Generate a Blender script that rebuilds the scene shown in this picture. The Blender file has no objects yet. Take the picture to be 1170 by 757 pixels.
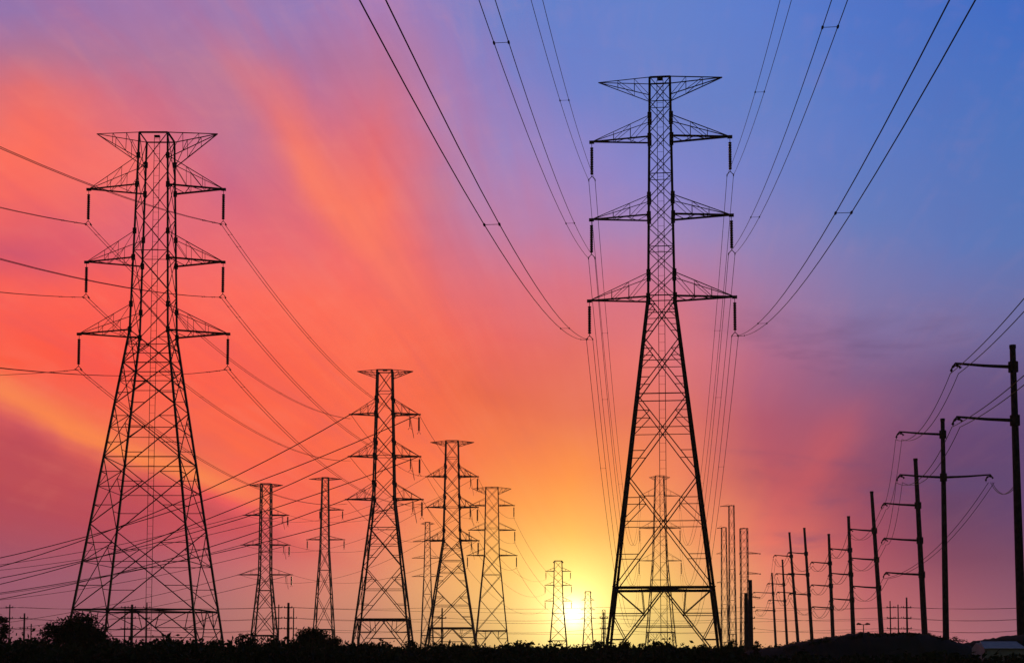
import bpy, math, random
import numpy as np
from mathutils import Vector

S = bpy.context.scene
COL = S.collection
random.seed(7)
R = math.radians

# ------------------------------------------------------------------ camera
F = 1600.0            # focal length in photo pixels (photo 1170 wide)
TILT = R(4.0)
HY = 742.0            # row of the horizon in the photo
CAMZ = 1.7
SHP = (HY - 378.5) - F * math.tan(TILT)
cam_d = bpy.data.cameras.new("camera"); cam = bpy.data.objects.new("camera", cam_d)
COL.objects.link(cam); S.camera = cam
cam.location = (0, 0, CAMZ); cam.rotation_euler = (R(90) + TILT, 0, 0)
cam_d.sensor_width = 36.0; cam_d.lens = F / 1170.0 * 36.0
cam_d.shift_y = SHP / 1170.0
cam_d.clip_start = 0.1; cam_d.clip_end = 20000
ct, st = math.cos(TILT), math.sin(TILT)

def W(px, py, depth):
    """photo pixel + depth along Y -> point in the place"""
    u = (px - 585.0) / F; v = (378.5 - py + SHP) / F
    d = Vector((u, ct - v * st, st + v * ct))
    k = depth / d.y
    return Vector((d.x * k, depth, CAMZ + d.z * k))

# ------------------------------------------------------------------ world
SUN_PX, SUN_PY = 655, 701
sd = W(SUN_PX, SUN_PY, 1000) - Vector((0, 0, CAMZ)); sd.normalize()
sun_el = math.asin(sd.z); sun_az = math.atan2(sd.x, sd.y)      # azimuth from +Y towards +X
wd = bpy.data.worlds.new("World"); S.world = wd; wd.use_nodes = True
nt = wd.node_tree; nt.nodes.clear()
N = nt.nodes.new; L = nt.links.new
def val(x):
    return x
def M(op, a, b=None, c=None, clamp=False):
    n = N('ShaderNodeMath'); n.operation = op; n.use_clamp = clamp
    for i, x in enumerate((a, b, c)):
        if x is None: continue
        if isinstance(x, (int, float)): n.inputs[i].default_value = x
        else: L(x, n.inputs[i])
    return n.outputs[0]
def lin(c):
    r = []
    for v in c:
        v = v / 255.0
        r.append(v / 12.92 if v <= 0.04045 else ((v + 0.055) / 1.055) ** 2.4)
    return (*r, 1.0)
def MIX(f, a, b, mode='MIX'):
    n = N('ShaderNodeMix'); n.data_type = 'RGBA'; n.blend_type = mode; n.clamp_factor = True
    for sock, x in ((n.inputs[0], f), (n.inputs[6], a), (n.inputs[7], b)):
        if isinstance(x, (int, float)): sock.default_value = x
        elif isinstance(x, tuple): sock.default_value = x
        else: L(x, sock)
    return n.outputs[2]
def SMOOTH(x, a, b):
    n = N('ShaderNodeMapRange'); n.interpolation_type = 'SMOOTHSTEP'
    L(x, n.inputs[0]); n.inputs[1].default_value = a; n.inputs[2].default_value = b
    n.inputs[3].default_value = 0; n.inputs[4].default_value = 1
    return n.outputs[0]
def NOISE(vec, scale, detail=3, rough=.5, dist=0.0):
    n = N('ShaderNodeTexNoise'); n.inputs['Scale'].default_value = scale
    n.inputs['Detail'].default_value = detail; n.inputs['Roughness'].default_value = rough
    n.inputs['Distortion'].default_value = dist
    L(vec, n.inputs['Vector']); return M('SUBTRACT', n.outputs[0], 0.5)
def COMB(x, y, z=0.0):
    n = N('ShaderNodeCombineXYZ')
    for i, v in enumerate((x, y, z)):
        if isinstance(v, (int, float)): n.inputs[i].default_value = v
        else: L(v, n.inputs[i])
    return n.outputs[0]

tc = N('ShaderNodeTexCoord'); sep = N('ShaderNodeSeparateXYZ'); L(tc.outputs['Generated'], sep.inputs[0])
dx, dy, dz = sep.outputs
dyc = M('MAXIMUM', dy, 0.05)
U = M('DIVIDE', dx, dyc); V = M('DIVIDE', dz, dyc)              # slope east / slope up of the view ray
U0 = (740 - 585) / 1560.0
Vp = M('MAXIMUM', V, 0.012)
s = M('DIVIDE', M('SUBTRACT', U, U0), M('ADD', Vp, .02))        # cloud streets run towards one point of the horizon
sc = M('ARCTANGENT', s)
sv = COMB(M('MULTIPLY', sc, 5.0), M('MULTIPLY', V, 3.2), 0.3)
n1 = NOISE(sv, 1.0, 4, .5, .3)
sv2 = COMB(M('MULTIPLY', sc, 16.0), M('MULTIPLY', V, 6.0), 4.3)
n2 = NOISE(sv2, 1.0, 4, .55, .5)
sv3 = COMB(U, V, 1.7)
n3 = NOISE(sv3, 9.0, 4, .5, .2)
leftm = M('SUBTRACT', 1.0, SMOOTH(U, -.12, .10))               # clouds are strong on the left, thin on the right
amp = M('ADD', .34, M('MULTIPLY', leftm, .66))
low = SMOOTH(V, .02, .14)
w = M('ADD', M('MULTIPLY', n1, .06), M('ADD', M('MULTIPLY', n2, .022), M('MULTIPLY', n3, .045)))
w = M('MULTIPLY', w, M('MULTIPLY', amp, M('ADD', .25, M('MULTIPLY', low, .75))))
Vw = M('ADD', V, w)
Uw = M('ADD', U, M('MULTIPLY', n3, M('MULTIPLY', low, .05)))
def vf(py): return (742.0 - py) / 1568.0
def uf(px): return (px - 585.0) / 1560.0
COLS = [
 (-60, [(0,(140,112,172)),(90,(200,112,130)),(150,(246,112,100)),(190,(255,110,92)),(250,(246,104,96)),(300,(222,90,102)),(345,(252,95,84)),(405,(255,86,62)),(445,(240,92,80)),(480,(202,82,94)),(540,(190,74,84)),(600,(158,80,100)),(660,(150,84,112)),(735,(138,82,104))]),
 (30,  [(0,(152,118,172)),(60,(186,118,146)),(110,(230,114,114)),(180,(255,112,94)),(250,(244,104,100)),(300,(216,88,108)),(350,(255,98,84)),(410,(255,90,66)),(450,(246,104,84)),(500,(200,80,94)),(560,(190,74,86)),(610,(162,84,104)),(670,(160,90,112)),(735,(148,90,104))]),
 (150, [(0,(162,120,172)),(60,(176,120,158)),(120,(212,112,134)),(200,(246,114,110)),(265,(226,100,116)),(340,(255,98,86)),(420,(255,88,72)),(475,(250,108,78)),(540,(204,80,88)),(590,(188,80,98)),(660,(164,92,110)),(735,(170,100,114))]),
 (270, [(0,(160,124,176)),(70,(182,122,156)),(140,(190,116,150)),(210,(212,106,132)),(270,(236,108,116)),(340,(255,108,94)),(430,(255,98,76)),(520,(255,106,72)),(575,(250,88,88)),(630,(205,104,112)),(690,(192,118,116)),(735,(196,120,116))]),
 (350, [(0,(152,124,182)),(70,(172,118,164)),(140,(198,112,146)),(210,(222,108,124)),(280,(236,108,114)),(350,(255,110,90)),(440,(255,104,76)),(530,(255,104,72)),(590,(248,100,86)),(640,(226,118,108)),(700,(214,132,114)),(735,(204,132,118))]),
 (430, [(0,(168,126,182)),(80,(190,120,156)),(160,(226,112,122)),(240,(248,114,100)),(310,(248,110,104)),(390,(255,112,84)),(470,(255,108,74)),(550,(255,112,74)),(610,(242,124,98)),(680,(226,146,114)),(735,(216,150,120))]),
 (500, [(0,(136,128,194)),(80,(164,128,184)),(150,(174,128,178)),(220,(198,122,152)),(300,(228,112,120)),(380,(248,108,90)),(460,(246,108,74)),(540,(255,120,74)),(600,(255,145,86)),(670,(244,172,110)),(735,(230,172,114))]),
 (570, [(0,(106,130,202)),(90,(126,130,200)),(180,(158,134,192)),(250,(196,128,164)),(310,(222,116,130)),(380,(238,106,98)),(450,(234,106,76)),(520,(250,126,74)),(580,(255,150,74)),(640,(255,186,94)),(700,(252,196,112)),(735,(236,190,110))]),
 (655, [(0,(98,128,204)),(100,(112,130,204)),(180,(146,134,200)),(260,(182,130,176)),(330,(220,116,132)),(400,(230,110,100)),(470,(236,118,84)),(540,(255,145,70)),(610,(255,184,80)),(660,(255,216,104)),(700,(255,226,124)),(735,(244,220,118))]),
 (760, [(0,(100,130,204)),(120,(110,130,200)),(200,(134,134,204)),(270,(162,134,186)),(340,(212,116,134)),(410,(235,120,115)),(480,(230,116,98)),(550,(242,130,92)),(610,(250,156,94)),(680,(250,200,110)),(735,(250,214,120))]),
 (870, [(0,(92,125,205)),(120,(100,128,200)),(200,(116,130,200)),(280,(144,130,184)),(350,(166,120,160)),(410,(178,106,138)),(480,(180,90,112)),(550,(192,88,98)),(620,(236,116,100)),(690,(242,150,114)),(735,(245,170,120))]),
 (980, [(0,(80,117,200)),(150,(90,122,198)),(250,(102,125,190)),(350,(132,120,170)),(430,(138,96,136)),(490,(152,86,116)),(550,(150,77,102)),(620,(172,80,97)),(690,(202,106,110)),(735,(215,125,120))]),
 (1080,[(0,(72,112,196)),(150,(85,118,192)),(280,(96,120,186)),(370,(124,114,164)),(440,(108,86,132)),(500,(106,71,114)),(580,(103,66,102)),(640,(132,72,98)),(690,(166,90,108)),(735,(190,110,120))]),
 (1200,[(0,(60,108,196)),(150,(78,117,190)),(280,(88,119,184)),(360,(104,110,164)),(430,(100,88,136)),(500,(90,70,116)),(580,(95,70,116)),(640,(114,74,106)),(700,(138,88,116)),(735,(160,100,125))]),
]
t = M('DIVIDE', Vw, 0.5, clamp=True)
prev = None
for i, (cx, stops) in enumerate(COLS):
    r = N('ShaderNodeValToRGB'); L(t, r.inputs[0]); cr = r.color_ramp; cr.interpolation = 'LINEAR'
    pts = sorted([(min(1, max(0, vf(py) / .5)), c) for py, c in stops])
    cr.elements[0].position = pts[0][0]; cr.elements[0].color = lin(pts[0][1])
    cr.elements[1].position = pts[-1][0]; cr.elements[1].color = lin(pts[-1][1])
    for p, c in pts[1:-1]:
        e = cr.elements.new(p); e.color = lin(c)
    if prev is None: prev = r.outputs[0]
    else:
        n = N('ShaderNodeMapRange'); L(Uw, n.inputs[0])
        n.inputs[1].default_value = uf(COLS[i-1][0]); n.inputs[2].default_value = uf(cx)
        prev = MIX(n.outputs[0], prev, r.outputs[0])
sky = prev
# lit cirrus streaks
def gauss(x, c, wd_):
    d = M('DIVIDE', M('SUBTRACT', x, c), wd_); return M('EXPONENT', M('MULTIPLY', M('MULTIPLY', d, d), -1.0))
sw = M('ADD', s, M('ADD', M('MULTIPLY', n3, .16), M('MULTIPLY', n1, .08)))
st1 = M('MULTIPLY', gauss(sw, -.645, .058), M('MULTIPLY', SMOOTH(V, .21, .32), M('SUBTRACT', 1.0, SMOOTH(V, .34, .475))))
sky = MIX(M('MULTIPLY', st1, .90), sky, lin((252, 124, 100)))
s2w = M('ADD', s, M('ADD', M('MULTIPLY', n3, .55), M('MULTIPLY', n2, .25)))
# upper edge of the violet bank under the lit band
bank = M('MULTIPLY', M('SUBTRACT', 1.0, SMOOTH(s2w, -2.72, -2.42)), M('MULTIPLY', SMOOTH(V, .05, .10), M('SUBTRACT', 1.0, SMOOTH(V, .185, .205))))
sky = MIX(M('MULTIPLY', bank, .65), sky, lin((188, 72, 82)))
st2 = M('MULTIPLY', gauss(s2w, -2.24, .17), M('MULTIPLY', SMOOTH(V, .085, .13), M('SUBTRACT', 1.0, SMOOTH(V, .19, .24))))
sky = MIX(M('MULTIPLY', st2, .95), sky, lin((255, 136, 76)))
s4w = M('ADD', s, M('ADD', M('MULTIPLY', n3, .35), M('MULTIPLY', n2, .12)))
st4 = M('MULTIPLY', gauss(s4w, .80, .13), M('MULTIPLY', SMOOTH(V, .07, .12), M('SUBTRACT', 1.0, SMOOTH(V, .14, .20))))
sky = MIX(M('MULTIPLY', st4, .55), sky, lin((206, 92, 98)))
# thin fibrous cirrus detail over everything above the horizon
n4 = NOISE(COMB(M('MULTIPLY', sc, 34.0), M('MULTIPLY', V, 15.0), 8.1), 1.0, 6, .62, .8)
n5 = NOISE(COMB(U, M('MULTIPLY', V, 1.8), 5.2), 16.0, 6, .6, .6)
fib = M('MULTIPLY', M('ADD', M('MULTIPLY', n4, .7), n5), M('MULTIPLY', low, amp))
sky = MIX(M('MAXIMUM', M('MULTIPLY', fib, .36), 0.0), sky, lin((255, 160, 135)))
sky = MIX(M('MAXIMUM', M('MULTIPLY', fib, -.34), 0.0), sky, lin((150, 80, 120)))
# dull violet cloud bars low on the right
n6 = NOISE(COMB(M('MULTIPLY', U, 3.0), M('MULTIPLY', V, 12.0), 2.2), 1.6, 5, .55, .5)
bar = M('MULTIPLY', M('MULTIPLY', SMOOTH(n6, .0, .22), SMOOTH(U, .10, .24)), M('MULTIPLY', SMOOTH(V, .03, .08), M('SUBTRACT', 1.0, SMOOTH(V, .20, .27))))
sky = MIX(M('MULTIPLY', bar, .8), sky, lin((96, 70, 112)))
# fainter streets: lighten / deepen
fs = M('MULTIPLY', M('MULTIPLY', n2, leftm), low)
sky = MIX(M('MULTIPLY', M('MAXIMUM', fs, 0.0), .35), sky, lin((255, 140, 105)))
sky = MIX(M('MULTIPLY', M('MAXIMUM', M('MULTIPLY', fs, -1.0), 0.0), .7), sky, lin((205, 84, 112)))
# sun disc and its glow
vd = N('ShaderNodeVectorMath'); vd.operation = 'DOT_PRODUCT'; L(tc.outputs['Generated'], vd.inputs[0]); vd.inputs[1].default_value = sd
ang = M('ARCCOSINE', M('MINIMUM', vd.outputs['Value'], 1.0))
core = M('MULTIPLY', gauss(ang, 0.0, .0095), 1.0)
halo = M('MULTIPLY', M('EXPONENT', M('MULTIPLY', ang, -1 / .019)), 1.9)
wide = M('MULTIPLY', M('EXPONENT', M('MULTIPLY', ang, -1 / .045)), 0.34)
sky = MIX(1.0, sky, MIX(1.0, (1, .98, .9, 1), core, 'MULTIPLY'), 'ADD')
sky = MIX(1.0, sky, MIX(1.0, (1, .82, .34, 1), halo, 'MULTIPLY'), 'ADD')
sky = MIX(1.0, sky, MIX(1.0, (1, .60, .12, 1), wide, 'MULTIPLY'), 'ADD')
# rest of the dome: physical dusk sky
nish = N('ShaderNodeTexSky'); nish.sky_type = 'NISHITA'; nish.sun_disc = False
nish.sun_elevation = sun_el; nish.sun_rotation = sun_az; nish.altitude = 50; nish.dust_density = 2.0
nb = MIX(1.0, nish.outputs[0], (.05, .05, .05, 1), 'MULTIPLY')
front = M('MULTIPLY', SMOOTH(dy, .25, .62), M('SUBTRACT', 1.0, SMOOTH(dz, .46, .75)))
full = MIX(front, nb, sky)
bg = N('ShaderNodeBackground'); L(full, bg.inputs[0]); bg.inputs[1].default_value = 1.0
wo = N('ShaderNodeOutputWorld'); L(bg.outputs[0], wo.inputs[0])

# ------------------------------------------------------------------ sun
sl = bpy.data.lights.new("sun", 'SUN'); sl.energy = 0.8; sl.angle = R(.5); sl.color = (1, .62, .32)
so = bpy.data.objects.new("sun", sl); COL.objects.link(so)
so.rotation_euler = (-sd).to_track_quat('-Z', 'Y').to_euler(); so.location = (0, 0, 80)
S.view_settings.view_transform = 'Standard'; S.view_settings.look = 'None'
S.view_settings.exposure = 0; S.view_settings.gamma = 1

# ------------------------------------------------------------------ materials
def mat(name, c1, c2, scale=4, rough=.8, metal=0.0, spec=.3, bump=0.0):
    m = bpy.data.materials.new(name); m.use_nodes = True; t_ = m.node_tree; b = t_.nodes['Principled BSDF']
    n = t_.nodes.new('ShaderNodeTexNoise'); n.inputs['Scale'].default_value = scale; n.inputs['Detail'].default_value = 5
    o = t_.nodes.new('ShaderNodeTexCoord'); t_.links.new(o.outputs['Object'], n.inputs['Vector'])
    r = t_.nodes.new('ShaderNodeValToRGB'); r.color_ramp.elements[0].color = (*c1, 1); r.color_ramp.elements[1].color = (*c2, 1)
    r.color_ramp.elements[0].position = .35; r.color_ramp.elements[1].position = .68
    t_.links.new(n.outputs[0], r.inputs[0]); t_.links.new(r.outputs[0], b.inputs['Base Color'])
    b.inputs['Roughness'].default_value = rough; b.inputs['Metallic'].default_value = metal
    b.inputs['Specular IOR Level'].default_value = spec
    if bump:
        bn = t_.nodes.new('ShaderNodeBump'); bn.inputs['Strength'].default_value = bump
        t_.links.new(n.outputs[0], bn.inputs['Height']); t_.links.new(bn.outputs[0], b.inputs['Normal'])
    return m
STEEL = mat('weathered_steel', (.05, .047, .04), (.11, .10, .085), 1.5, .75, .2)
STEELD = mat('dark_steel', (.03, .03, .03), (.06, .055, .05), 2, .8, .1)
PORC = mat('brown_porcelain', (.035, .018, .012), (.07, .035, .02), 6, .35, 0, .4)
WIRE = mat('stranded_wire', (.02, .02, .02), (.04, .04, .04), 3, .9, 0, .05)
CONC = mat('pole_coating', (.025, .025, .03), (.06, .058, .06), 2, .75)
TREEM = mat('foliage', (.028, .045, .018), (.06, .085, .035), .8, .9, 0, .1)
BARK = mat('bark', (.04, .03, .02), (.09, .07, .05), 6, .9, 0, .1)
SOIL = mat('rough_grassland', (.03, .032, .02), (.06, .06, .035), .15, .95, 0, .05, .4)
PALEW = mat('pale_painted_wall', (.5, .5, .5), (.62, .62, .6), 1.5, .8)
ROOF = mat('roof_sheet', (.06, .06, .06), (.10, .095, .09), 3, .8)

# ------------------------------------------------------------------ mesh builder
class MB:
    def __init__(s_): s_.v = []; s_.f = []
    def tube(s_, pts, r, n=4, cap=True):
        pts = [Vector(p) for p in pts]; rs = r if isinstance(r, (list, tuple)) else [r] * len(pts)
        base = len(s_.v); ref = None
        for i, p in enumerate(pts):
            d = (pts[min(i + 1, len(pts) - 1)] - pts[max(i - 1, 0)])
            if d.length < 1e-9: d = Vector((0, 0, 1))
            d.normalize()
            if ref is None: ref = Vector((0, 0, 1)) if abs(d.z) < .9 else Vector((1, 0, 0))
            a = d.cross(ref).normalized(); b = d.cross(a).normalized()
            if abs(d.dot(ref)) > .97: pass
            for k in range(n):
                t_ = 2 * math.pi * (k + .5) / n
                s_.v.append(tuple(p + a * math.cos(t_) * rs[i] + b * math.sin(t_) * rs[i]))
        for i in range(len(pts) - 1):
            for k in range(n):
                k2 = (k + 1) % n
                s_.f.append((base + i * n + k, base + i * n + k2, base + (i + 1) * n + k2, base + (i + 1) * n + k))
        if cap:
            s_.f.append(tuple(base + k for k in range(n))[::-1])
            e = base + (len(pts) - 1) * n; s_.f.append(tuple(e + k for k in range(n)))
    def angle(s_, a, b, w):
        """an L-shaped rolled steel angle from a to b"""
        a = Vector(a); b = Vector(b); d = (b - a)
        if d.length < 1e-6: return
        d.normalize(); ref = Vector((0, 0, 1)) if abs(d.z) < .9 else Vector((0, 1, 0))
        x = d.cross(ref).normalized(); y = d.cross(x).normalized(); t_ = w * .22
        prof = [(0, 0), (w, 0), (w, t_), (t_, t_), (t_, w), (0, w)]
        base = len(s_.v)
        for p in (a, b):
            for u, v in prof: s_.v.append(tuple(p + x * (u - w * .4) + y * (v - w * .4)))
        for k in range(6):
            k2 = (k + 1) % 6; s_.f.append((base + k, base + k2, base + 6 + k2, base + 6 + k))
        s_.f.append(tuple(base + k for k in range(6))[::-1]); s_.f.append(tuple(base + 6 + k for k in range(6)))
    def box(s_, c, sz):
        c = Vector(c); b = len(s_.v); x, y, z = [q / 2 for q in sz]
        for i in (-1, 1):
            for j in (-1, 1):
                for k in (-1, 1): s_.v.append((c.x + i * x, c.y + j * y, c.z + k * z))
        for f in ((0,1,3,2),(4,6,7,5),(0,4,5,1),(2,3,7,6),(0,2,6,4),(1,5,7,3)): s_.f.append(tuple(b + q for q in f))
    def build(s_, name, m, parent=None):
        me = bpy.data.meshes.new(name); me.from_pydata(s_.v, [], s_.f); me.update()
        me.materials.append(m)
        o = bpy.data.objects.new(name, me); COL.objects.link(o)
        if parent: o.parent = parent
        return o

def root(name, loc, label, cat, group=None, rz=0):
    o = bpy.data.objects.new(name, None); COL.objects.link(o); o.location = loc; o.rotation_euler = (0, 0, rz)
    o['label'] = label; o['category'] = cat
    if group: o['group'] = group
    o.empty_display_size = .5
    return o
def tag(o, label=None, cat=None, group=None, kind=None):
    if label: o['label'] = label
    if cat: o['category'] = cat
    if group: o['group'] = group
    if kind: o['kind'] = kind
    return o

# ------------------------------------------------------------------ ground
def ground():
    xs = [-3000,-1200,-600,-300] + list(np.linspace(-200, 200, 81)) + [300,600,1200,3000]
    ys = [-1000,-500,-300] + list(np.linspace(-100, 700, 161)) + [1000,2000,3200]
    v = []; f = []
    rng = np.random.default_rng(1)
    for y in ys:
        for x in xs:
            z = 0.0
            if abs(x) < 200 and -100 < y < 600:
                z = .16 * math.sin(x * .31 + y * .17) + .12 * math.sin(x * .11 - y * .23) - .2
            v.append((x, y, z if z else -.2))
    nx = len(xs)
    for j in range(len(ys) - 1):
        for i in range(nx - 1):
            a = j * nx + i; f.append((a, a + 1, a + nx + 1, a + nx))
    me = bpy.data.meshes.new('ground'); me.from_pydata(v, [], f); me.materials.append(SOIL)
    o = bpy.data.objects.new('ground', me); COL.objects.link(o); tag(o, kind='structure')
ground()

def mound(name, depth, prof, thick=16, seed=3):
    """long earth bank: prof = list of (px, py) of its crest as photographed at that depth"""
    P = sorted(prof); xs = np.linspace(P[0][0], P[-1][0], 90)
    ys = np.interp(xs, [p[0] for p in P], [p[1] for p in P])
    rng = np.random.default_rng(seed); v = []; f = []; m = 15
    for i, (px, py) in enumerate(zip(xs, ys)):
        top = W(px, py, depth); h = max(.02, top.z + .2)
        for j in range(m):
            q = -1 + 2 * j / (m - 1)
            z = h * (math.cos(q * math.pi) * .5 + .5) + (rng.normal() * .05 if 0 < j < m - 1 else 0)
            v.append((top.x * (1 + q * thick / depth * .4), depth + q * thick, z - .22 if j in (0, m - 1) else z - .2))
    for i in range(len(xs) - 1):
        for j in range(m - 1):
            a = i * m + j; f.append((a, a + m, a + m + 1, a + 1))
    me = bpy.data.meshes.new(name); me.from_pydata(v, [], f); me.materials.append(SOIL)
    o = bpy.data.objects.new(name, me); COL.objects.link(o); tag(o, kind='structure')
    for p in me.polygons: p.use_smooth = True
mound('hill', 112, [(850,744),(880,740),(905,735),(930,730),(955,726),(985,722.5),(1010,723),(1040,722),(1060,724),(1075,729),(1090,732),(1105,737),(1120,742)], 14, 3)
mound('hill.001', 128, [(1060,744),(1085,739),(1105,733),(1125,730),(1145,726),(1180,724),(1230,722),(1290,728),(1350,744)], 12, 5)

# ------------------------------------------------------------------ pylons
def lathe(mb, c, prof, n=8):
    mb.tube([(c[0], c[1], c[2] + z) for z, r in prof], [r for z, r in prof], n)

def insulator(pos, ln, parent, r=.2, discs=12, name='insulator'):
    """hanging string of discs with a twin-conductor yoke at its lower end"""
    x, y, z = pos; mb = MB(); g = ln * .16; prof = [(0, .035), (-g, .035)]
    step = (ln - g - .25) / discs; q = -g
    for k in range(discs):
        prof += [(q - .01, r * .6), (q - step * .2, r), (q - step * .7, r * .9), (q - step * .8, r * .6)]; q -= step
    prof += [(q, .035), (-ln, .035)]
    lathe(mb, (x, y, z), prof, 8)
    o = mb.build(name, PORC, parent)
    yk = MB()
    yk.tube([(x - .36, y, z - ln - .30), (x, y, z - ln + .12), (x + .36, y, z - ln - .30)], .05, 5)
    for sx in (-.34, .34): yk.tube([(x + sx, y - .3, z - ln - .33), (x + sx, y + .3, z - ln - .33)], .06, 6)
    yk.build('yoke', STEELD, o)
    return Vector((x, y, z - ln - .33))

def pylon(label, px, depth, top, base_y_hw, waist, arms, peak, rz=0.0, mem=1.0, detail=2, ins=0.0,
          inshang='both', panels=5, narrow=None, group='lattice pylons standing across the plain', name='lattice_pylon',
          diaph=None, beltw=.28, mastw=None, ladder=False, ty=1.0):
    """waist=(py, halfwidth px), arms=[(py, half px, rise px)], peak=(half px, drop px)"""
    b0 = W(px, HY, depth); X0 = b0.x
    def Z(py): return W(px, py, depth).z
    def wid(py, hw): return (W(px + hw, py, depth).x - W(px, py, depth).x)
    t = root(name, (X0, depth, 0), label, 'pylon', group, rz)
    tw = wid(*top); H = Z(top[0]); H = CAMZ + (H - CAMZ) * (1 - tw / depth); zw = Z(waist[0]); ww = wid(*waist); bw = wid(730, base_y_hw)
    def hwid(z):
        if z < zw: return bw + (ww - bw) * z / zw
        return ww + (tw - ww) * (z - zw) / (H - zw)
    CN = [(-1,-1),(1,-1),(1,1),(-1,1)]
    def C(k, z): h = hwid(z); return Vector((CN[k][0] * h, CN[k][1] * h * ty, z))
    lw = .27 * mem; bw_ = .10 * mem
    for k in range(4):
        mb = MB(); zz = [-.3, 0] + [zw * q for q in (.25, .5, .75)] + [zw, H]
        ps = [C(k, max(z, 0)) + Vector((0, 0, min(z, 0))) for z in zz]
        ps = [C(k, 0) + Vector((0, 0, -.3)), C(k, zw), C(k, H)]
        mb.angle(ps[0], ps[1], lw); mb.angle(ps[1], ps[2], lw * .85)
        mb.box(C(k, 0) + Vector((0, 0, .05)), (lw * 2.4, lw * 2.4, .5))
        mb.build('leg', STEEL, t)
    # ---- lower body panels
    zd = diaph or zw * .24
    lo = MB(); seq = [zd]
    hs = [hwid(zd)]; ratio = (ww / hwid(zd)) ** (1.0 / panels)
    tot = sum(ratio ** i for i in range(panels)); zc = zd
    for i in range(panels): zc += (zw - zd) * ratio ** i / tot; seq.append(zc)
    def face(mb, i, j, z0, z1, sub, horiz=True, bw=bw_):
        a0, a1, b0_, b1 = C(i, z0), C(i, z1), C(j, z0), C(j, z1)
        mb.angle(a0, b1, bw); mb.angle(b0_, a1, bw)
        if horiz: mb.angle(a1, b1, bw)
        if sub:
            w0 = (a0 - b0_).length; w1 = (a1 - b1).length; tc_ = w0 / (w0 + w1)
            X = a0 + (b1 - a0) * tc_
            s1 = bw * .75
            la = a0 + (a1 - a0) * tc_; lb = b0_ + (b1 - b0_) * tc_
            mb.angle(la, X, s1); mb.angle(X, lb, s1)
            for (p0, p1, q0, q1) in ((a0, b1, a0, a1), (b0_, a1, b0_, b1)) if sub > 1 else ():
                m1 = p0 + (X - p0) * .5; g1 = q0 + (q1 - q0) * tc_ * .5
                mb.angle(g1, m1, s1)
                qq = q0 + (q1 - q0) * tc_
                if sub > 2: mb.angle(qq, m1, s1)
                m2 = X + (p1 - X) * .5
                # the upper half belongs to the opposite leg
                oq0, oq1 = (b0_, b1) if p0 is a0 else (a0, a1)
                g2 = oq0 + (oq1 - oq0) * (tc_ + (1 - tc_) * .5)
                mb.angle(g2, m2, s1)
                if sub > 1: mb.angle(oq0 + (oq1 - oq0) * tc_, m2, s1)
    for n_ in range(panels):
        for k in range(4):
            big = (seq[n_ + 1] - seq[n_]) > 4.0
            face(lo, k, (k + 1) % 4, seq[n_], seq[n_ + 1], (2 if big else 1) if detail > 1 else 0, n_ % 2 == 1)
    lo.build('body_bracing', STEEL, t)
    # ---- heavy belt and splayed bottom panel
    be = MB()
    for k in range(4): be.angle(C(k, zd), C((k + 1) % 4, zd), beltw * mem)
    be.angle(C(0, zd), C(2, zd), bw_); be.angle(C(1, zd), C(3, zd), bw_)
    be.build('belt', STEEL, t)
    bo = MB()
    for k in range(4):
        j = (k + 1) % 4; a0, b0_ = C(k, 0.2), C(j, 0.2); a1, b1 = C(k, zd), C(j, zd); mid = (a1 + b1) * .5
        for (f0, f1) in ((a0, a1), (b0_, b1)):
            bo.angle(f0, mid, bw_ * 1.2)
            if detail > 0:
                p3 = f0 + (mid - f0) * .33; p6 = f0 + (mid - f0) * .66
                q3 = f0 + (f1 - f0) * .33; q6 = f0 + (f1 - f0) * .66
                bo.angle(q3, p3, bw_ * .8); bo.angle(q6, p6, bw_ * .8); bo.angle(q6, p3, bw_ * .8); bo.angle(f1, p6, bw_ * .8)
                bo.angle(mid.lerp(f1, .45), p6, bw_ * .8)
        if detail > 1:
            bo.angle(a0.lerp(mid, .5), b0_.lerp(mid, .5), bw_ * .8); bo.angle(C(k, zd * .2), C(j, zd * .2), bw_)
    bo.build('base_bracing', STEEL, t)
    # ---- mast
    up = MB(); mw = ww + tw; nm = max(5, int((H - zw) / (mw * 1.05)))
    if detail == 0: nm = max(4, nm // 2)
    zs = [zw + (H - zw) * i / nm for i in range(nm + 1)]
    for i in range(nm):
        for k in range(4): face(up, k, (k + 1) % 4, zs[i], zs[i + 1], 0, i % 3 == 1, bw_ * .75)
    up.build('mast_bracing', STEEL, t)
    # gusset plates where arms join the mast
    gp = MB()
    for (ay, ah, ar) in arms:
        for zz in (Z(ay), Z(ay - ar)):
            for k in range(4):
                if detail > 1:
                    gp = MB(); gp.box(C(k, zz), (.42 * mem, .08, .66 * mem)); gp.build('gusset_plate', STEELD, t)
    tips = []
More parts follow.
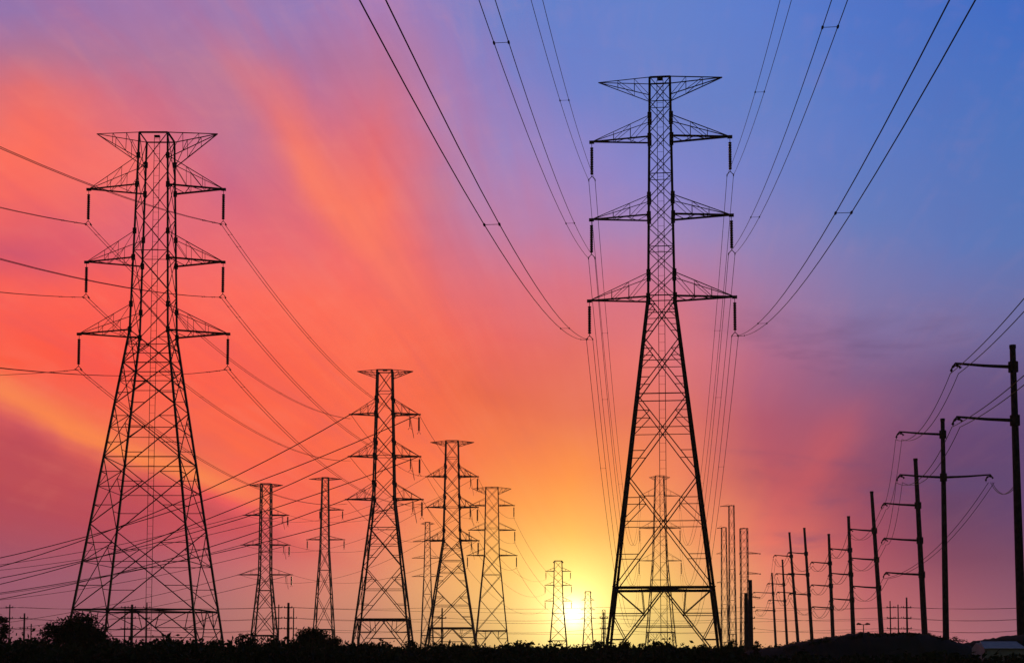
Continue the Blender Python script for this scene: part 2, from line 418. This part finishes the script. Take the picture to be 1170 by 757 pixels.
    for (ay, ah, ar) in arms:
        z = Z(ay); zt = Z(ay - ar)
        sides = (-1, 1)
        for sd_ in sides:
            hh = ah[0 if sd_ < 0 else 1] if isinstance(ah, tuple) else ah
            if hh <= 0: tips.append(None); continue
            a = wid(ay, hh) / max(.5, math.cos(rz)); tip = Vector((sd_ * a, 0, z))
            mb = MB(); lowc = []; upc = []
            for sy in (-1, 1):
                cl = Vector((sd_ * hwid(z), sy * hwid(z) * ty, z)); cu = Vector((sd_ * hwid(zt), sy * hwid(zt) * ty, zt))
                mb.angle(cl, tip, .17 * mem); mb.angle(cu, tip, .075 * mem); lowc.append(cl); upc.append(cu)
                if detail > 0:
                    for q0, q1 in ((.0, .33), (.33, .62), (.62, .62)) if detail > 1 else ((.4, .4),):
                        mb.angle(cl.lerp(tip, q1), cu.lerp(tip, q1), .05 * mem)
                        if q0 != q1: mb.angle(cu.lerp(tip, q0), cl.lerp(tip, q1), .05 * mem)
            if detail > 0:
                pr = lowc[0]
                for q, w_ in ((.2, 1), (.4, 0), (.6, 1), (.8, 0)):
                    nx_ = lowc[w_].lerp(tip, q); mb.angle(pr, nx_, .06 * mem); pr = nx_
            mb.box(tip + Vector((0, 0, -.05)), (.5 * mem, .25, .3))
            mb.build('cross_arm', STEEL, t); tips.append(tip)
    z = H; zl = Z(top[0] + peak[1])
    for sd_ in (-1, 1):
        if not peak[0]: break
        a = wid(top[0], peak[0]) / max(.5, math.cos(rz)); tip = Vector((sd_ * a, 0, Z(top[0] + (4.5 if depth < 160 else 2)))); mb = MB()
        for sy in (-1, 1):
            cu = Vector((sd_ * tw, sy * tw * ty, z)); cl = Vector((sd_ * hwid(zl), sy * hwid(zl) * ty, zl))
            mb.angle(cu, tip, .085 * mem); mb.angle(cl, tip, .085 * mem)
            if detail > 0:
                for q in (.3, .62): mb.angle(cu.lerp(tip, q), cl.lerp(tip, q), .05 * mem)
                mb.angle(cl, cu.lerp(tip, .3), .05 * mem); mb.angle(cl.lerp(tip, .3), cu.lerp(tip, .62), .05 * mem)
        mb.build('earth_wire_arm', STEEL, t)
    tp = MB()
    for k in range(4): tp.angle(C(k, H), C((k + 1) % 4, H), .16 * mem)
    tp.box((0, 0, H + .12), (.6 * mem, .4, .2)); tp.build('mast_cap', STEEL, t)
    if ladder:
        ld = MB()
        for sx in (-.33, .33): ld.angle((sx, .0, 0), (sx, 0, H), .065)
        zz = 1.0
        while zz < H: ld.tube([(-.33, 0, zz), (.33, 0, zz)], .018); zz += .9
        ld.build('ladder', STEEL, t)
    hang = []
    for tip in tips:
        if tip is None: hang.append(None); continue
        p = tip.copy()
        right = tip.x > 0
        if ins > 0 and (inshang == 'both' or (inshang == 'right' and right)):
            p = insulator(tip, ins, t, r=.19 * max(1, mem * .8), discs=12 if detail > 1 else 7)
            if inshang == 'right':
                insulator(tip + Vector((-2.0, 0, 0)), ins * .75, t, r=.15, discs=7)
                jp = MB(); jp.tube([(tip.x - 2.0 + .9 * math.sin(q * math.pi), -2 + q * 4, tip.z - .5 - ins * 1.2 * math.sin(q * math.pi)) for q in np.linspace(0, 1, 12)], .045)
                jp.build('jumper', WIRE, t); p = tip.copy()
        hang.append(Vector(p))
    mtx_c, mtx_s = math.cos(rz), math.sin(rz)
    return t, [None if p is None else Vector((X0 + p.x * mtx_c - p.y * mtx_s, depth + p.x * mtx_s + p.y * mtx_c, p.z)) for p in hang]

LINE = 'lattice pylons standing across the plain'
T1, h1 = pylon('tallest lattice pylon right of centre, standing dark against the blue and orange sky', 759, 147, (87, 11.5), 66,
    (340, 15), [(341, 82, 27), (248, 79, 22), (159, 78, 24)], (70, 25), rz=-math.atan(175 / 1600), ty=.85, mem=1.05, ins=3.9, panels=4, ladder=True, diaph=8.1)
T0, h0 = pylon('big lattice pylon on the far left, wide based and seen slightly from its corner', 169, 165, (151, 16), 75,
    (381, 21.5), [(381, 85, 29), (299, 78, 30), (216, 77, 33)], (69, 35), rz=R(0), mem=1.08, ins=4.0, panels=5, beltw=.17, ladder=True, diaph=6.3)
T2, h2 = pylon('medium lattice pylon with jumper loops, first right of the big left pylon group', 438, 306, (422, 8.5), 34,
    (570, 12), [(570, 43, 18), (521, 40, 17), (473, 39, 17)], (32, 9), mem=1.6, ins=4.0, inshang='right', panels=3, detail=2)
T3, h3 = pylon('lattice pylon just right of the medium one, its top below a flat earth wire arm', 516, 405, (503, 7), 30,
    (617, 9.5), [(617, 30, 12), (579, 29, 12), (544, 29, 12)], (25, 6), mem=1.75, ins=4.2, inshang='right', panels=3, detail=2)
T4, h4 = pylon('slimmer pale looking lattice pylon, third in the row stepping down towards the sun', 562, 520, (556, 7), 20,
    (634, 8.5), [(634, 28, 8), (605, 26, 8), (577, 25, 8)], (22, 8), mem=1.6, ins=4.5, panels=3, detail=1)
T6, h6 = pylon('small hazy lattice pylon standing immediately left of the setting sun', 638, 900, (640, 4.3), 10.5,
    (688, 5.5), [(686, 15, 4), (668, 15, 4), (652, 14, 4)], (6, 3), mem=2.0, ins=5, panels=3, detail=1)
T7, h7 = pylon('tiny lattice pylon standing immediately right of the setting sun', 672, 1400, (675, 3), 6.5,
    (708, 4), [(706, 8, 2.5), (696, 8, 2.5), (685, 7, 2.5)], (4, 2), mem=2.3, ins=0, panels=2, detail=1)
T5, h5 = pylon('distant lattice pylon seen through the open legs of the tallest pylon', 755, 495, (543, 4.8), 17,
    (640, 8), [(640, 24, 9), (603, 23, 9), (566, 23, 9)], (12, 5), mem=1.05, ins=5.0, panels=3, detail=1)
T8, h8 = pylon('dark lattice pylon with three drooping arm pairs right of the big left pylon', 302, 510, (552, 5.5), 15,
    (656, 6.5), [(656, 30, 8), (622, 27, 8), (588, 25, 8)], (19, 4), rz=R(0), mem=2.1, ins=4.0, inshang='right', panels=3, detail=1)
T9, h9 = pylon('narrow lattice pylon with a T shaped top behind a round bush, two arm levels', 370, 520, (545, 3.5), 12.5,
    (628, 5), [(616, (20, 22), 4), (582, (6, 20), 3)], (19, 3), mem=1.7, ins=3.5, panels=3, detail=1)
T10, h10 = pylon('faint slender lattice pylon between the two mid distance pylons', 488, 690, (596, 2.5), 7.5,
    (660, 4), [(658, 17, 3), (637, 17, 3), (618, 16, 3)], (8, 3), mem=1.4, ins=0, panels=3, detail=1)
# edge-on masts near the foot of the tallest pylon's right leg
T11, _ = pylon('leftmost of three slender lattice masts right of the tallest pylon, topped by a small bracket', 828.5, 600, (602, 2.6), 4.2,
    (690, 3.4), [(700, (9, 5), 2), (665, (8, 4), 2), (632, (8, 3), 2), (603, (7, 0), 3)], (0, 0), mem=1.0, panels=2, detail=0, group='slender lattice masts', name='lattice_mast')
T12, _ = pylon('tallest of three slender lattice masts, crossbar at its top pointing left', 837.5, 520, (577, 2.8), 4.0,
    (650, 3.2), [(578, (12, 3), 2), (628, (0, 0), 2)], (0, 0), mem=.9, panels=4, detail=0, group='slender lattice masts', name='lattice_mast')
T13, _ = pylon('rightmost slender lattice mast, square topped, with short arms pointing right', 851.5, 430, (603, 4), 5,
    (677, 4), [(682, (5, 17), 2), (655, (5, 18), 2), (632, (5, 18), 2)], (0, 0), mem=.9, panels=2, detail=1, group='slender lattice masts', name='lattice_mast')
T14, _ = pylon('tiniest lattice pylon, a faint mast between the sun and the tallest pylon', 690, 1300, (696, 1.6), 3,
    (715, 2), [(712, 6, 1), (704, 5, 1)], (0, 0), mem=1.6, panels=2, detail=0)

# ------------------------------------------------------------------ conductors
def sagline(a, b, sag, n=40, t0=0.0, t1=1.0):
    return [a.lerp(b, t_) - Vector((0, 0, 4 * sag * t_ * (1 - t_))) for t_ in [t0 + (t1 - t0) * i / n for i in range(n + 1)]]
def bundle(label, a, b, sag, r=.03, gap=.34, spacers=None, group=None, t1=1.0, sp_r=1.0, name='twin_conductor'):
    t = root(name, a, label, 'power line', group)
    d = (b - a); side = Vector((d.y, -d.x, 0)).normalized()
    for s_ in (-gap, gap):
        mb = MB(); mb.tube([p - a + side * s_ for p in sagline(a, b, sag, 48, 0, t1)], r); mb.build('cable', WIRE, t)
    for q in (spacers or []):
        p = sagline(a, b, sag, 1, q, q)[0] - a; mb = MB()
        mb.tube([p - side * gap, p + side * gap], .014 * sp_r, 5)
        for s_ in (-gap, gap):
            c = p + side * s_; dn = d.normalized() * .10
            mb.tube([c - dn, c + dn], .055 * sp_r, 6)
        mb.build('spacer', STEELD, t)
    return t
def single(label, a, b, sag, r=.03, group=None, t1=1.0, name='overhead_cable'):
    mb = MB(); mb.tube([p - a for p in sagline(a, b, sag, 40, 0, t1)], r)
    o = mb.build(name, WIRE); o.location = a
    return tag(o, label, 'power line', group)

LV = ['lowest', 'middle', 'top']; SD = ['left', 'right']
def nm(i): return LV[i // 2], SD[i % 2]
dir1 = Vector((37, 348, 0)).normalized()
for i, p in enumerate(h1):
    lv, s_ = nm(i)
    bundle(f"twin cable from the tallest pylon's {lv} {s_} arm, sweeping up out of the frame", p, p - dir1 * 300 + Vector((0, 0, 0)), 17.2,
           gap=.34, r=.022, spacers=[.035, .13, .29] if i < 2 else ([.12, .285] if i < 4 else [.145, .33]), group='twin cables overhead at the tallest pylon')
    bundle(f"twin cable from the tallest pylon's {lv} {s_} arm down to the pylon behind it", p, h5[i], 24, r=.035,
           spacers=[.1, .3], group='twin cables behind the tallest pylon')
d0 = Vector((-14, -141, 0)).normalized()
for i, p in enumerate(h0):
    lv, s_ = nm(i)
    bundle(f"twin cable running left out of the frame from the big left pylon's {lv} {s_} arm", p, p + d0 * 300, 18.5,
           gap=.14, r=.03, spacers=[.012, .024], group='twin cables left of the big left pylon')
    q = h2[i].copy(); q.z -= 1.0
    bundle(f"twin cable from the big left pylon's {lv} {s_} arm to the medium pylon", p, q, 5.0,
           gap=.22, r=.032, spacers=[.02, .045, .3, .6], group='twin cables between the left pylons')
LEFT2 = [(0, 684), (0, 677), (0, 667), (0, 660), (0, 647), (0, 637)]
for i, p in enumerate(h2):
    lv, s_ = nm(i)
    m = W(LEFT2[i][0], LEFT2[i][1], 306)
    # the span continues past the frame edge to its far end
    tm = .26; far = p + (m - p) / tm; far.z = p.z
    zl = p.z; sg = (p.z - m.z) / (4 * tm * (1 - tm))
    bundle(f"cable sagging down left out of the frame from the medium pylon's {lv} {s_} arm", p, far, sg,
           gap=.18, r=.075, group='cables sagging left from the medium pylon')
    single(f"cable from the medium pylon's {lv} {s_} arm to the next pylon right", p, h3[i], 3.5, .045, 'cables from the medium pylon to its right neighbour')
    single(f"cable joining the {lv} {s_} arms of the two pylons left of the sun", h3[i], h4[i], 3.5, .045, 'cables joining the two pylons nearer the sun')
    single(f"faint cable from the slimmer pylon's {lv} {s_} arm to the pylon beside the sun", h4[i], h6[i], 9, .05, 'faint cables running towards the sun')
    far8 = h8[i] + Vector((-260, 10, -18 + 0.0))
    bundle(f"twin cable running left from the {lv} {s_} arm of the dark drooping arm pylon", h8[i], far8, 13, r=.06, gap=.35, group='cables left of the dark drooping arm pylon')
    if i < 6:
        far9 = h3[i] + Vector((0, 0, 0))
        single(f"long {lv} {s_} cable between the dark drooping arm pylon and the slimmer mid pylons", h8[i], h3[i], 7, .05, 'long cables crossing behind the medium pylon')

# ------------------------------------------------------------------ tapered steel poles on the right
PN = ['nearest', 'second', 'third', 'fourth', 'fifth', 'sixth', 'seventh', 'eighth', 'ninth', 'tenth']
POLES = [ # px top, py top, px base, base py, depth, half width px (base), arms [(py, left px, right px)]
 (1157, 398, 1168, 742, 134, 5.0, [(419, 67, 0), (480, 67, 0)]),
 (1077, 481, 1081, 742, 178, 3.5, [(496, 50, 0), (545, 50, 54)]),
 (1046, 526, 1058, 742, 216, 3.4, [(577, 39, 0), (617, 41, 0), (656, 41, 0)]),
 (996, 563, 1009, 742, 263, 2.8, [(606, 28, 0), (639, 30, 0), (671, 30, 0)]),
 (969.5, 591, 976, 742, 312, 2.5, [(628, 22, 0), (656, 24, 0), (685, 24, 0)]),
 (947, 611, 952.5, 742, 350, 2.2, [(643, 21, 0), (669, 22, 0), (694, 22, 0)]),
 (919, 604, 929, 742, 372, 2.0, [(632, 20, 0), (656, 22, 0), (679, 22, 0)]),
 (902, 609, 913, 742, 400, 1.8, [(635, 19, 0), (656, 19, 0), (677, 19, 0)]),
 (894, 640, 900, 742, 450, 1.5, [(667, 18, 0), (686, 18, 0)]),
 (882, 655, 887, 742, 500, 1.4, [(677, 22, 0), (697, 20, 0)]),
]
tipl = []
POLE_LABELS = [
 'thickest dark steel pole at the right edge of the frame, two arms pointing left',
 'second pole from the right edge, upright, the only one with an arm to the right',
 'third pole from the right edge, leaning left, three level arms on its left',
 'fourth pole from the right, leaning, its foot behind the crest of the hill',
 'fifth pole from the right, slightly shorter, behind the highest part of the hill',
 'sixth pole from the right, its arms ending close to the leaning pole beside it',
 'seventh pole from the right, taller than both of its neighbours and leaning left',
 'eighth pole from the right, thin and leaning, its foot at the end of the hill',
 'ninth pole from the right, short and thin with two arms',
 'last and shortest pole of the row, farthest from the right edge']
for k, (xt, yt, xb, yb, dep, hwp, arms) in enumerate(POLES):
    b = W(xb, yb, dep); top = W(xt, yt, dep); b.z = 0
    t = root('power_pole', b, POLE_LABELS[k], 'power pole', 'steel power poles receding on the right')
    rb = hwp * dep / F; tp = top - b
    mb = MB(); mb.tube([Vector((0, 0, -.3)), tp * .35, tp * .7, tp], [rb * 1.05, rb * .95, rb * .8, rb * .66], 12)
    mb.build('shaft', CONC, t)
    cp = MB(); cp.tube([tp, tp + Vector((0, 0, .35))], rb * .75, 12); cp.build('cap', STEELD, t)
    tl = []
    for (ay, le, ri) in arms:
        f_ = (742 - ay) / (742 - yt); c = W(xb + (xt - xb) * f_, ay, dep) - b
        bd = MB(); bd.tube([c - Vector((0, 0, .5)), c + Vector((0, 0, .5))], rb * 1.12, 12); bd.build('arm_band', STEELD, t)
        for sgn, ln in ((-1, le), (1, ri)):
            if not ln: continue
            a_len = ln * dep / F; tip = c + Vector((sgn * a_len, 0, .35))
            mb = MB(); ar = max(.13, rb * .42)
            mb.tube([c, c.lerp(tip, .5) + Vector((0, 0, -.05)), tip, tip + Vector((sgn * .25, 0, -.35))], [ar, ar * .8, ar * .6, ar * .5], 8)
            am = mb.build('arm', CONC, t)
            ip = MB()
            pts = [tip + Vector((sgn * -.1 + .5 * math.cos(q), 0, -.75 + .55 * math.sin(q))) for q in np.linspace(R(30), R(200), 8)]
            ip.tube(pts, [.07 if i % 2 else .15 for i in range(8)], 8); ip.build('insulator', PORC, am)
            end = tip + Vector((sgn * .1, 0, -1.0)) + b
            tl.append((sgn, end))
    tipl.append(tl)
for k in range(len(tipl) - 1):
    A_ = [e for sg_, e in tipl[k] if sg_ < 0]; B_ = [e for sg_, e in tipl[k + 1] if sg_ < 0]
    for j in range(min(len(A_), len(B_))):
        bundle(f"{['upper','middle','lower'][j]} cable pair between the {PN[k]} and {PN[k+1]} poles of the right hand row", A_[j], B_[j], 2.2 if k < 2 else 2.6,
               r=.035 if k < 3 else .045, gap=.38, group='cable pairs along the right hand poles')
# pair on the right-pointing arm
rt = [e for sg_, e in tipl[1] if sg_ > 0][0]
bundle('cable pair from the right pointing arm down to the third pole', rt, [e for s2_, e in tipl[2]][2], 2.5, r=.035, gap=.38, group='cable pairs along the right hand poles')
bundle('short cable pair from the right pointing arm to the thickest pole', rt, W(1161, 553, 134), 1.2, r=.035, gap=.1, group='cable pairs along the right hand poles')
pd = Vector((-8, -44, 0)).normalized()
for j, (sg_, e) in enumerate(tipl[0]):
    bundle(f"{['upper','lower'][j]} cable pair rising out of the right edge from the thickest pole", e, e + pd * 150 + Vector((0, 0, 3)), 4.2, r=.035, gap=.40, group='cable pairs along the right hand poles')

# ------------------------------------------------------------------ low distribution line running across the view
DP = [(27, 700, 250), (150, 690, 250), (329, 688, 250), (505, 694, 250), (690, 699, 250), (858, 662, 250), (1037, 682, 250), (1190, 690, 250), (-90, 690, 250)]
DP2 = [(10, 690, 275), (142, 692, 275), (318, 690, 275), (1018, 686, 275), (1190, 690, 275), (-110, 690, 275)]
WY = [693, 705, 717]
WHERE = {27: 'by the left edge, right of the taller one', 150: 'thick, seen under the big left pylon', 329: 'thick, right of the drooping arm pylon', 505: 'between two mid distance pylon feet',
         690: 'right of the tiny pylon beside the sun', 858: 'slim and tall, right beside a thick black one', 853: 'thickest and shortest, black, below the rightmost lattice mast', 1037: 'tallest of three on the hill behind the poles', 1190: '', -90: '',
         10: 'at the left edge of the frame', 142: 'thin, left one under the big left pylon', 318: 'thin, left of its thick neighbour near the drooping arm pylon', 1018: 'leftmost of three on the hill behind the poles', -110: '',
         167: 'rightmost of those under the big left pylon', 1027: 'middle of three on the hill behind the poles', 335: 'rightmost beside the drooping arm pylon', 35:'third from the left edge, short'}
def small_pole(px, py, dep, arms=WY, rw=.16, thick=None):
    b = W(px, HY, dep); b.z = 0; h = W(px, py, dep).z
    t = root('utility_pole', b, ('small utility pole ' + WHERE.get(px, '')).strip(), 'utility pole', 'small utility poles low on the horizon')
    mb = MB(); mb.tube([(0, 0, -.3), (0, 0, h)], [rw, rw * .7], 8); mb.build('shaft', CONC, t)
    for ay in arms:
        z = W(px, ay, dep).z
        if z > h + .1: continue
        mb = MB(); mb.box((0, -.2, z - .12), (1.5, .12, .14)); a = mb.build('crossbar', STEELD, t)
        ib = MB()
        for x in (-.65, 0, .65): ib.tube([(x, -.2, z - .05), (x, -.2, z + .06), (x, -.2, z + .2)], [.05, .09, .04], 6)
        ib.build('pin_insulators', PORC, a)
for (px, py, dep) in DP:
    if -30 < px < 1172: small_pole(px, py, dep, rw=.30 if px in (150, 329) else (.5 if px == 858 else .2))
for (px, py, dep) in DP2:
    if -30 < px < 1172: small_pole(px, py, dep, rw=.15)
small_pole(853, 677, 246, arms=[], rw=.45)
for px, py in ((167, 688), (1027, 690), (335, 694), (35, 712)): small_pole(px, py, 292, rw=.16)
for line, tag_ in ((DP, 'front'), (DP2, 'rear')):
    ps = sorted(line)
    for j, wy in enumerate(WY):
        mb = MB(); dep = ps[0][2]
        o0 = W(585, wy, dep)
        for (xa, _, _), (xb, _, _) in zip(ps[:-1], ps[1:]):
            a = W(xa, wy, dep) - o0; b = W(xb, wy, dep) - o0
            q = sagline(a, b, .35 + .25 * j if (xb - xa) < 300 else 1.2, 14)
            mb.tube(q, .035)
        o = mb.build('distribution_cable', WIRE); o.location = o0
        tag(o, f"{['topmost','middle','lowest'][j]} thin level cable across the horizon, {tag_} line of small poles", 'power line', 'level cables low across the horizon')
# lamp post with two heads beyond the hill
b = W(987, HY, 190); b.z = 0; hl = W(987, 713, 190).z
t = root('lamp_post', b, 'small lamp post with two heads, rising beyond the hill between poles', 'lamp post')
mb = MB(); mb.tube([(0, 0, 0), (0, 0, hl)], [.09, .06], 8); mb.build('shaft', CONC, t)
mb = MB(); mb.tube([(-.55, 0, hl), (.55, 0, hl)], .05, 6); mb.build('bracket', CONC, t)
for sx in (-.6, .6):
    mb = MB(); mb.tube([(sx - .32, 0, hl + .02), (sx - .1, 0, hl + .12), (sx + .3, 0, hl + .06)], [.1, .16, .09], 8); mb.build('lamp_head', STEELD, t)

# ------------------------------------------------------------------ low shed at the right edge
b = W(1163, HY, 100); b.z = 0
t = root('shed', (b.x, 104, 0), 'low shed with a pale grey sloping roof in the dip at the right edge', 'shed')
SHEET = mat('bare_metal_sheet', (.40, .36, .31), (.52, .47, .42), 2, .6, .6, .5)
hw = 1.45; z1 = W(1150, 740.5, 102.6).z; z2 = W(1150, 733.5, 104.6).z
mb = MB(); mb.v = [(x, y, z) for x in (-hw, hw) for y, z in ((-1.3, 0), (-1.3, z1 - .02), (.6, z2 - .02), (1.6, z1), (1.6, 0))]
mb.f = [(0, 1, 2, 3, 4), (9, 8, 7, 6, 5)] + [(i, 5 + i, 5 + (i + 1) % 5, (i + 1) % 5) for i in range(5)]
mb.build('wall', PALEW, t)
mb = MB(); v = [(-hw - .1, -1.5, z1 - .03), (hw + .1, -1.5, z1 - .03), (hw + .1, .6, z2 + .03), (-hw + .3, .6, z2 + .03)]
mb.v = v + [(x, y, z + .06) for x, y, z in v]; mb.f = [(3,2,1,0),(4,5,6,7),(0,1,5,4),(1,2,6,5),(2,3,7,6),(3,0,4,7)]; mb.build('roof', SHEET, t)

# ------------------------------------------------------------------ vegetation
def leaves(rng, blobs, per, size):
    """blobs = (x,y,z,rx,ry,rz) clumps filled with leaf faces"""
    vs = []
    for (x, y, z, rx, ry, rz_) in blobs:
        n = max(20, int(per * (rx * rz_)))
        d = rng.normal(size=(n, 3)); d /= np.linalg.norm(d, axis=1)[:, None]
        rad = rng.random(n) ** (.45); c = np.array([x, y, z]) + d * rad[:, None] * np.array([rx, ry, rz_]) * (1 + .18 * rng.normal(size=(n, 1)))
        a = rng.normal(size=(n, 3)); a /= np.linalg.norm(a, axis=1)[:, None]
        b_ = np.cross(a, rng.normal(size=(n, 3))); b_ /= np.linalg.norm(b_, axis=1)[:, None]
        sz = size * (.6 + .9 * rng.random((n, 1)))
        q = np.stack([c - a * sz, c + b_ * sz * .45, c + a * sz, c - b_ * sz * .45], 1)
        vs.append(q.reshape(-1, 3))
    return np.concatenate(vs)
def leafmesh(name, pts, m, parent=None):
    n = len(pts) // 4; me = bpy.data.meshes.new(name)
    me.vertices.add(n * 4); me.vertices.foreach_set('co', pts.astype(np.float32).ravel())
    me.loops.add(n * 4); me.loops.foreach_set('vertex_index', np.arange(n * 4, dtype=np.int32))
    me.polygons.add(n); me.polygons.foreach_set('loop_start', np.arange(0, n * 4, 4, dtype=np.int32))
    me.update(); me.validate(); me.materials.append(m)
    o = bpy.data.objects.new(name, me); COL.objects.link(o)
    if parent: o.parent = parent
    return o
def tree(name, label, px, dep, hwpx, toppy, seed, trunk=True, group=None, cat=None, flat=1.0, lobes=None):
    rng = np.random.default_rng(seed); b = W(px, HY, dep); b.z = 0
    h = W(px, toppy, dep).z; hw = hwpx * dep / F
    t = root(name, b, label, cat or ('tree' if trunk else 'bush'), group)
    z0 = h * (.32 if trunk else .05); blobs = []
    if lobes: 
        for (ox, oy, r_) in lobes:
            c = W(px + ox, oy, dep); rr = r_ * dep / F
            blobs.append((c.x - b.x, rng.normal() * rr * .4, c.z, rr, rr, rr * .8))
    for k in range(16 if trunk else 10):
        an = rng.random() * 6.28; rad = hw * .72 * math.sqrt(rng.random()); x = rad * math.cos(an); y = rad * math.sin(an)
        env = math.sqrt(max(0.05, 1 - (x / hw) ** 2)) ; rr = hw * (.22 + .22 * rng.random())
        z = z0 + (h - z0 - rr * .8) * env * (.35 + .65 * rng.random())
        blobs.append((x, y, max(z, rr * .5), rr, rr, rr * .75 * flat))
    blobs.append((0, 0, h * .45, hw * .75, hw * .7, h * .38))
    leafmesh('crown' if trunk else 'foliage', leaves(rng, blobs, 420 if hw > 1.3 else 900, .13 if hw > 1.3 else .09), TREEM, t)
    mb = MB(); r0 = max(.05, h * .035)
    mb.tube([(0, 0, -.3), (.05, 0, h * .3), (0, .05, h * .6)], [r0 * 1.3, r0, r0 * .5], 8)
    for k in range(5):
        an = k * 1.3 + rng.random(); z = h * (.25 + .08 * k)
        mb.tube([(0, 0, z), (hw * .3 * math.cos(an), hw * .3 * math.sin(an), z + h * .15), (hw * .55 * math.cos(an), hw * .55 * math.sin(an), z + h * .28)], [r0 * .5, r0 * .35, r0 * .15], 6)
    mb.build('trunk' if trunk else 'stems', BARK, t)
tree('tree', 'dark leafy tree in front of the big left pylon, tallest clump at the bottom left', 86, 112, 42, 702, 11,
     lobes=[(5, 706, 10), (16, 707, 8), (-8, 716, 10), (-26, 717, 6), (28, 722, 9), (-2, 712, 12), (-38, 731, 9), (-12, 722, 12), (8, 722, 14), (22, 728, 12), (-24, 728, 11), (38, 733, 9), (50, 737, 8)])
tree('tree', 'dark tree cut off by the left edge of the frame', 0, 104, 11, 702, 12, lobes=[(2, 708, 7), (5, 720, 7)])
tree('tree', 'round topped dark tree below the narrow T topped pylon', 356, 118, 27, 715, 13, lobes=[(-3, 722, 9), (8, 724, 8), (24, 733, 8)])
BUSH = [(282, 11, 719, 'clump of bushes left of the drooping arm pylon foot'), (312, 9, 728, 'low bush between the drooping arm pylon and small poles'),
        (200, 12, 733, 'low bush under the middle of the big left pylon'), (245, 10, 730, 'low bush at the right foot of the big left pylon'),
        (385, 9, 730, 'low bush right of the round topped tree'), (420, 14, 735, 'flat bush at the left foot of the medium pylon'),
        (470, 10, 731, 'bush at the right foot of the medium pylon'), (527, 11, 733, 'bush at the foot of the pylon beyond the medium one'),
        (585, 13, 735, 'flat bush right of the slimmer pylon foot'), (622, 8, 734, 'bush left of the pylon beside the sun'),
        (655, 11, 736, 'low bush directly below the sun'), (690, 13, 732, 'broad bush right of the sun'),
        (712, 10, 733, "bush at the left foot of the tallest pylon"), (765, 12, 735, "bush between the feet of the tallest pylon"),
        (800, 9, 737, "low bush left of the tallest pylon's right foot"), (838, 11, 732, 'bush below the slender lattice masts'),
        (864, 4.5, 727, 'small pointed bush right of the slender masts'), (132, 10, 735, 'low bush right of the tallest clump'),
        (40, 12, 733, 'low bush between the edge tree and the leafy tree'), (735, 8, 737, 'low bush inside the left leg of the tallest pylon')]
for k, (px, hwp, ty_, lb) in enumerate(BUSH):
    tree('bush', lb, px, 100 + (k * 7) % 22, hwp * 1.45, ty_ - (4 if ty_ > 728 else 1), 30 + k, trunk=False, group='bushes along the bottom edge')

def scrub():
    rng = np.random.default_rng(77); blobs = []
    for k in range(1500):
        y = 78 + 80 * rng.random(); x = (rng.random() - .5) * 2 * (y * .40 + 6)
        q = x / y * 40; h = CAMZ + (.02 + .30 * rng.random() ** 3 + .16 * max(0, math.sin(q * 1.7) + math.sin(q * 3.1 + 1) + .7 * math.sin(q * 6.3))) * (y / 100)
        if x > .16 * y: h *= .75
        if x < -.07 * y: h += .0032 * y * min(1, (-x / y - .07) * 12)
        r_ = .5 + .6 * rng.random()
        blobs.append((x, y, h * .5, r_, r_, h * .55))
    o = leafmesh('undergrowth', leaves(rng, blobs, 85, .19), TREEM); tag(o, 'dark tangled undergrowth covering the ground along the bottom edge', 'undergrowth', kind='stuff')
    blobs = []
    for k in range(900):
        y = 250 + 260 * rng.random(); x = (rng.random() - .5) * 2 * (y * .42)
        h = CAMZ + (.2 + 1.0 * rng.random() ** 3) * (y / 300)
        r_ = 1.6 + 2 * rng.random(); blobs.append((x, y, h * .5, r_, r_, h * .55))
    o = leafmesh('scrubland', leaves(rng, blobs, 14, .42), TREEM); tag(o, 'distant low scrub between the pylon feet on the horizon', 'scrub', kind='stuff')
    # tufts breaking the crest of the hill
    blobs = []
    for k in range(300):
        px = 880 + 200 * rng.random(); c = W(px, float(np.interp(px, [880,930,985,1040,1075,1090], [740,730,722.5,722,729,733])), 112)
        blobs.append((c.x, 112 + rng.normal() * 2.5, c.z - .18 , .35, .4, .12 + .1 * rng.random()))
    o = leafmesh('hill_grass', leaves(rng, blobs, 900, .06), TREEM); tag(o, 'dark rough grass on the crest of the right hill', 'grass', kind='stuff')
scrub()

# ------------------------------------------------------------------ thin evening haze over the plain
hm = bpy.data.materials.new('evening_haze'); hm.use_nodes = True; ht = hm.node_tree; ht.nodes.clear()
pv = ht.nodes.new('ShaderNodeVolumePrincipled'); pv.inputs['Color'].default_value = (.9, .86, .82, 1)
pv.inputs['Density'].default_value = .0001; pv.inputs['Anisotropy'].default_value = .35
ho = ht.nodes.new('ShaderNodeOutputMaterial'); ht.links.new(pv.outputs[0], ho.inputs['Volume'])
mb = MB(); mb.box((0, 1100, 37), (6100, 4300, 77)); ho_ = mb.build('haze', hm); tag(ho_, 'thin evening haze lying over the plain', 'haze', kind='stuff')
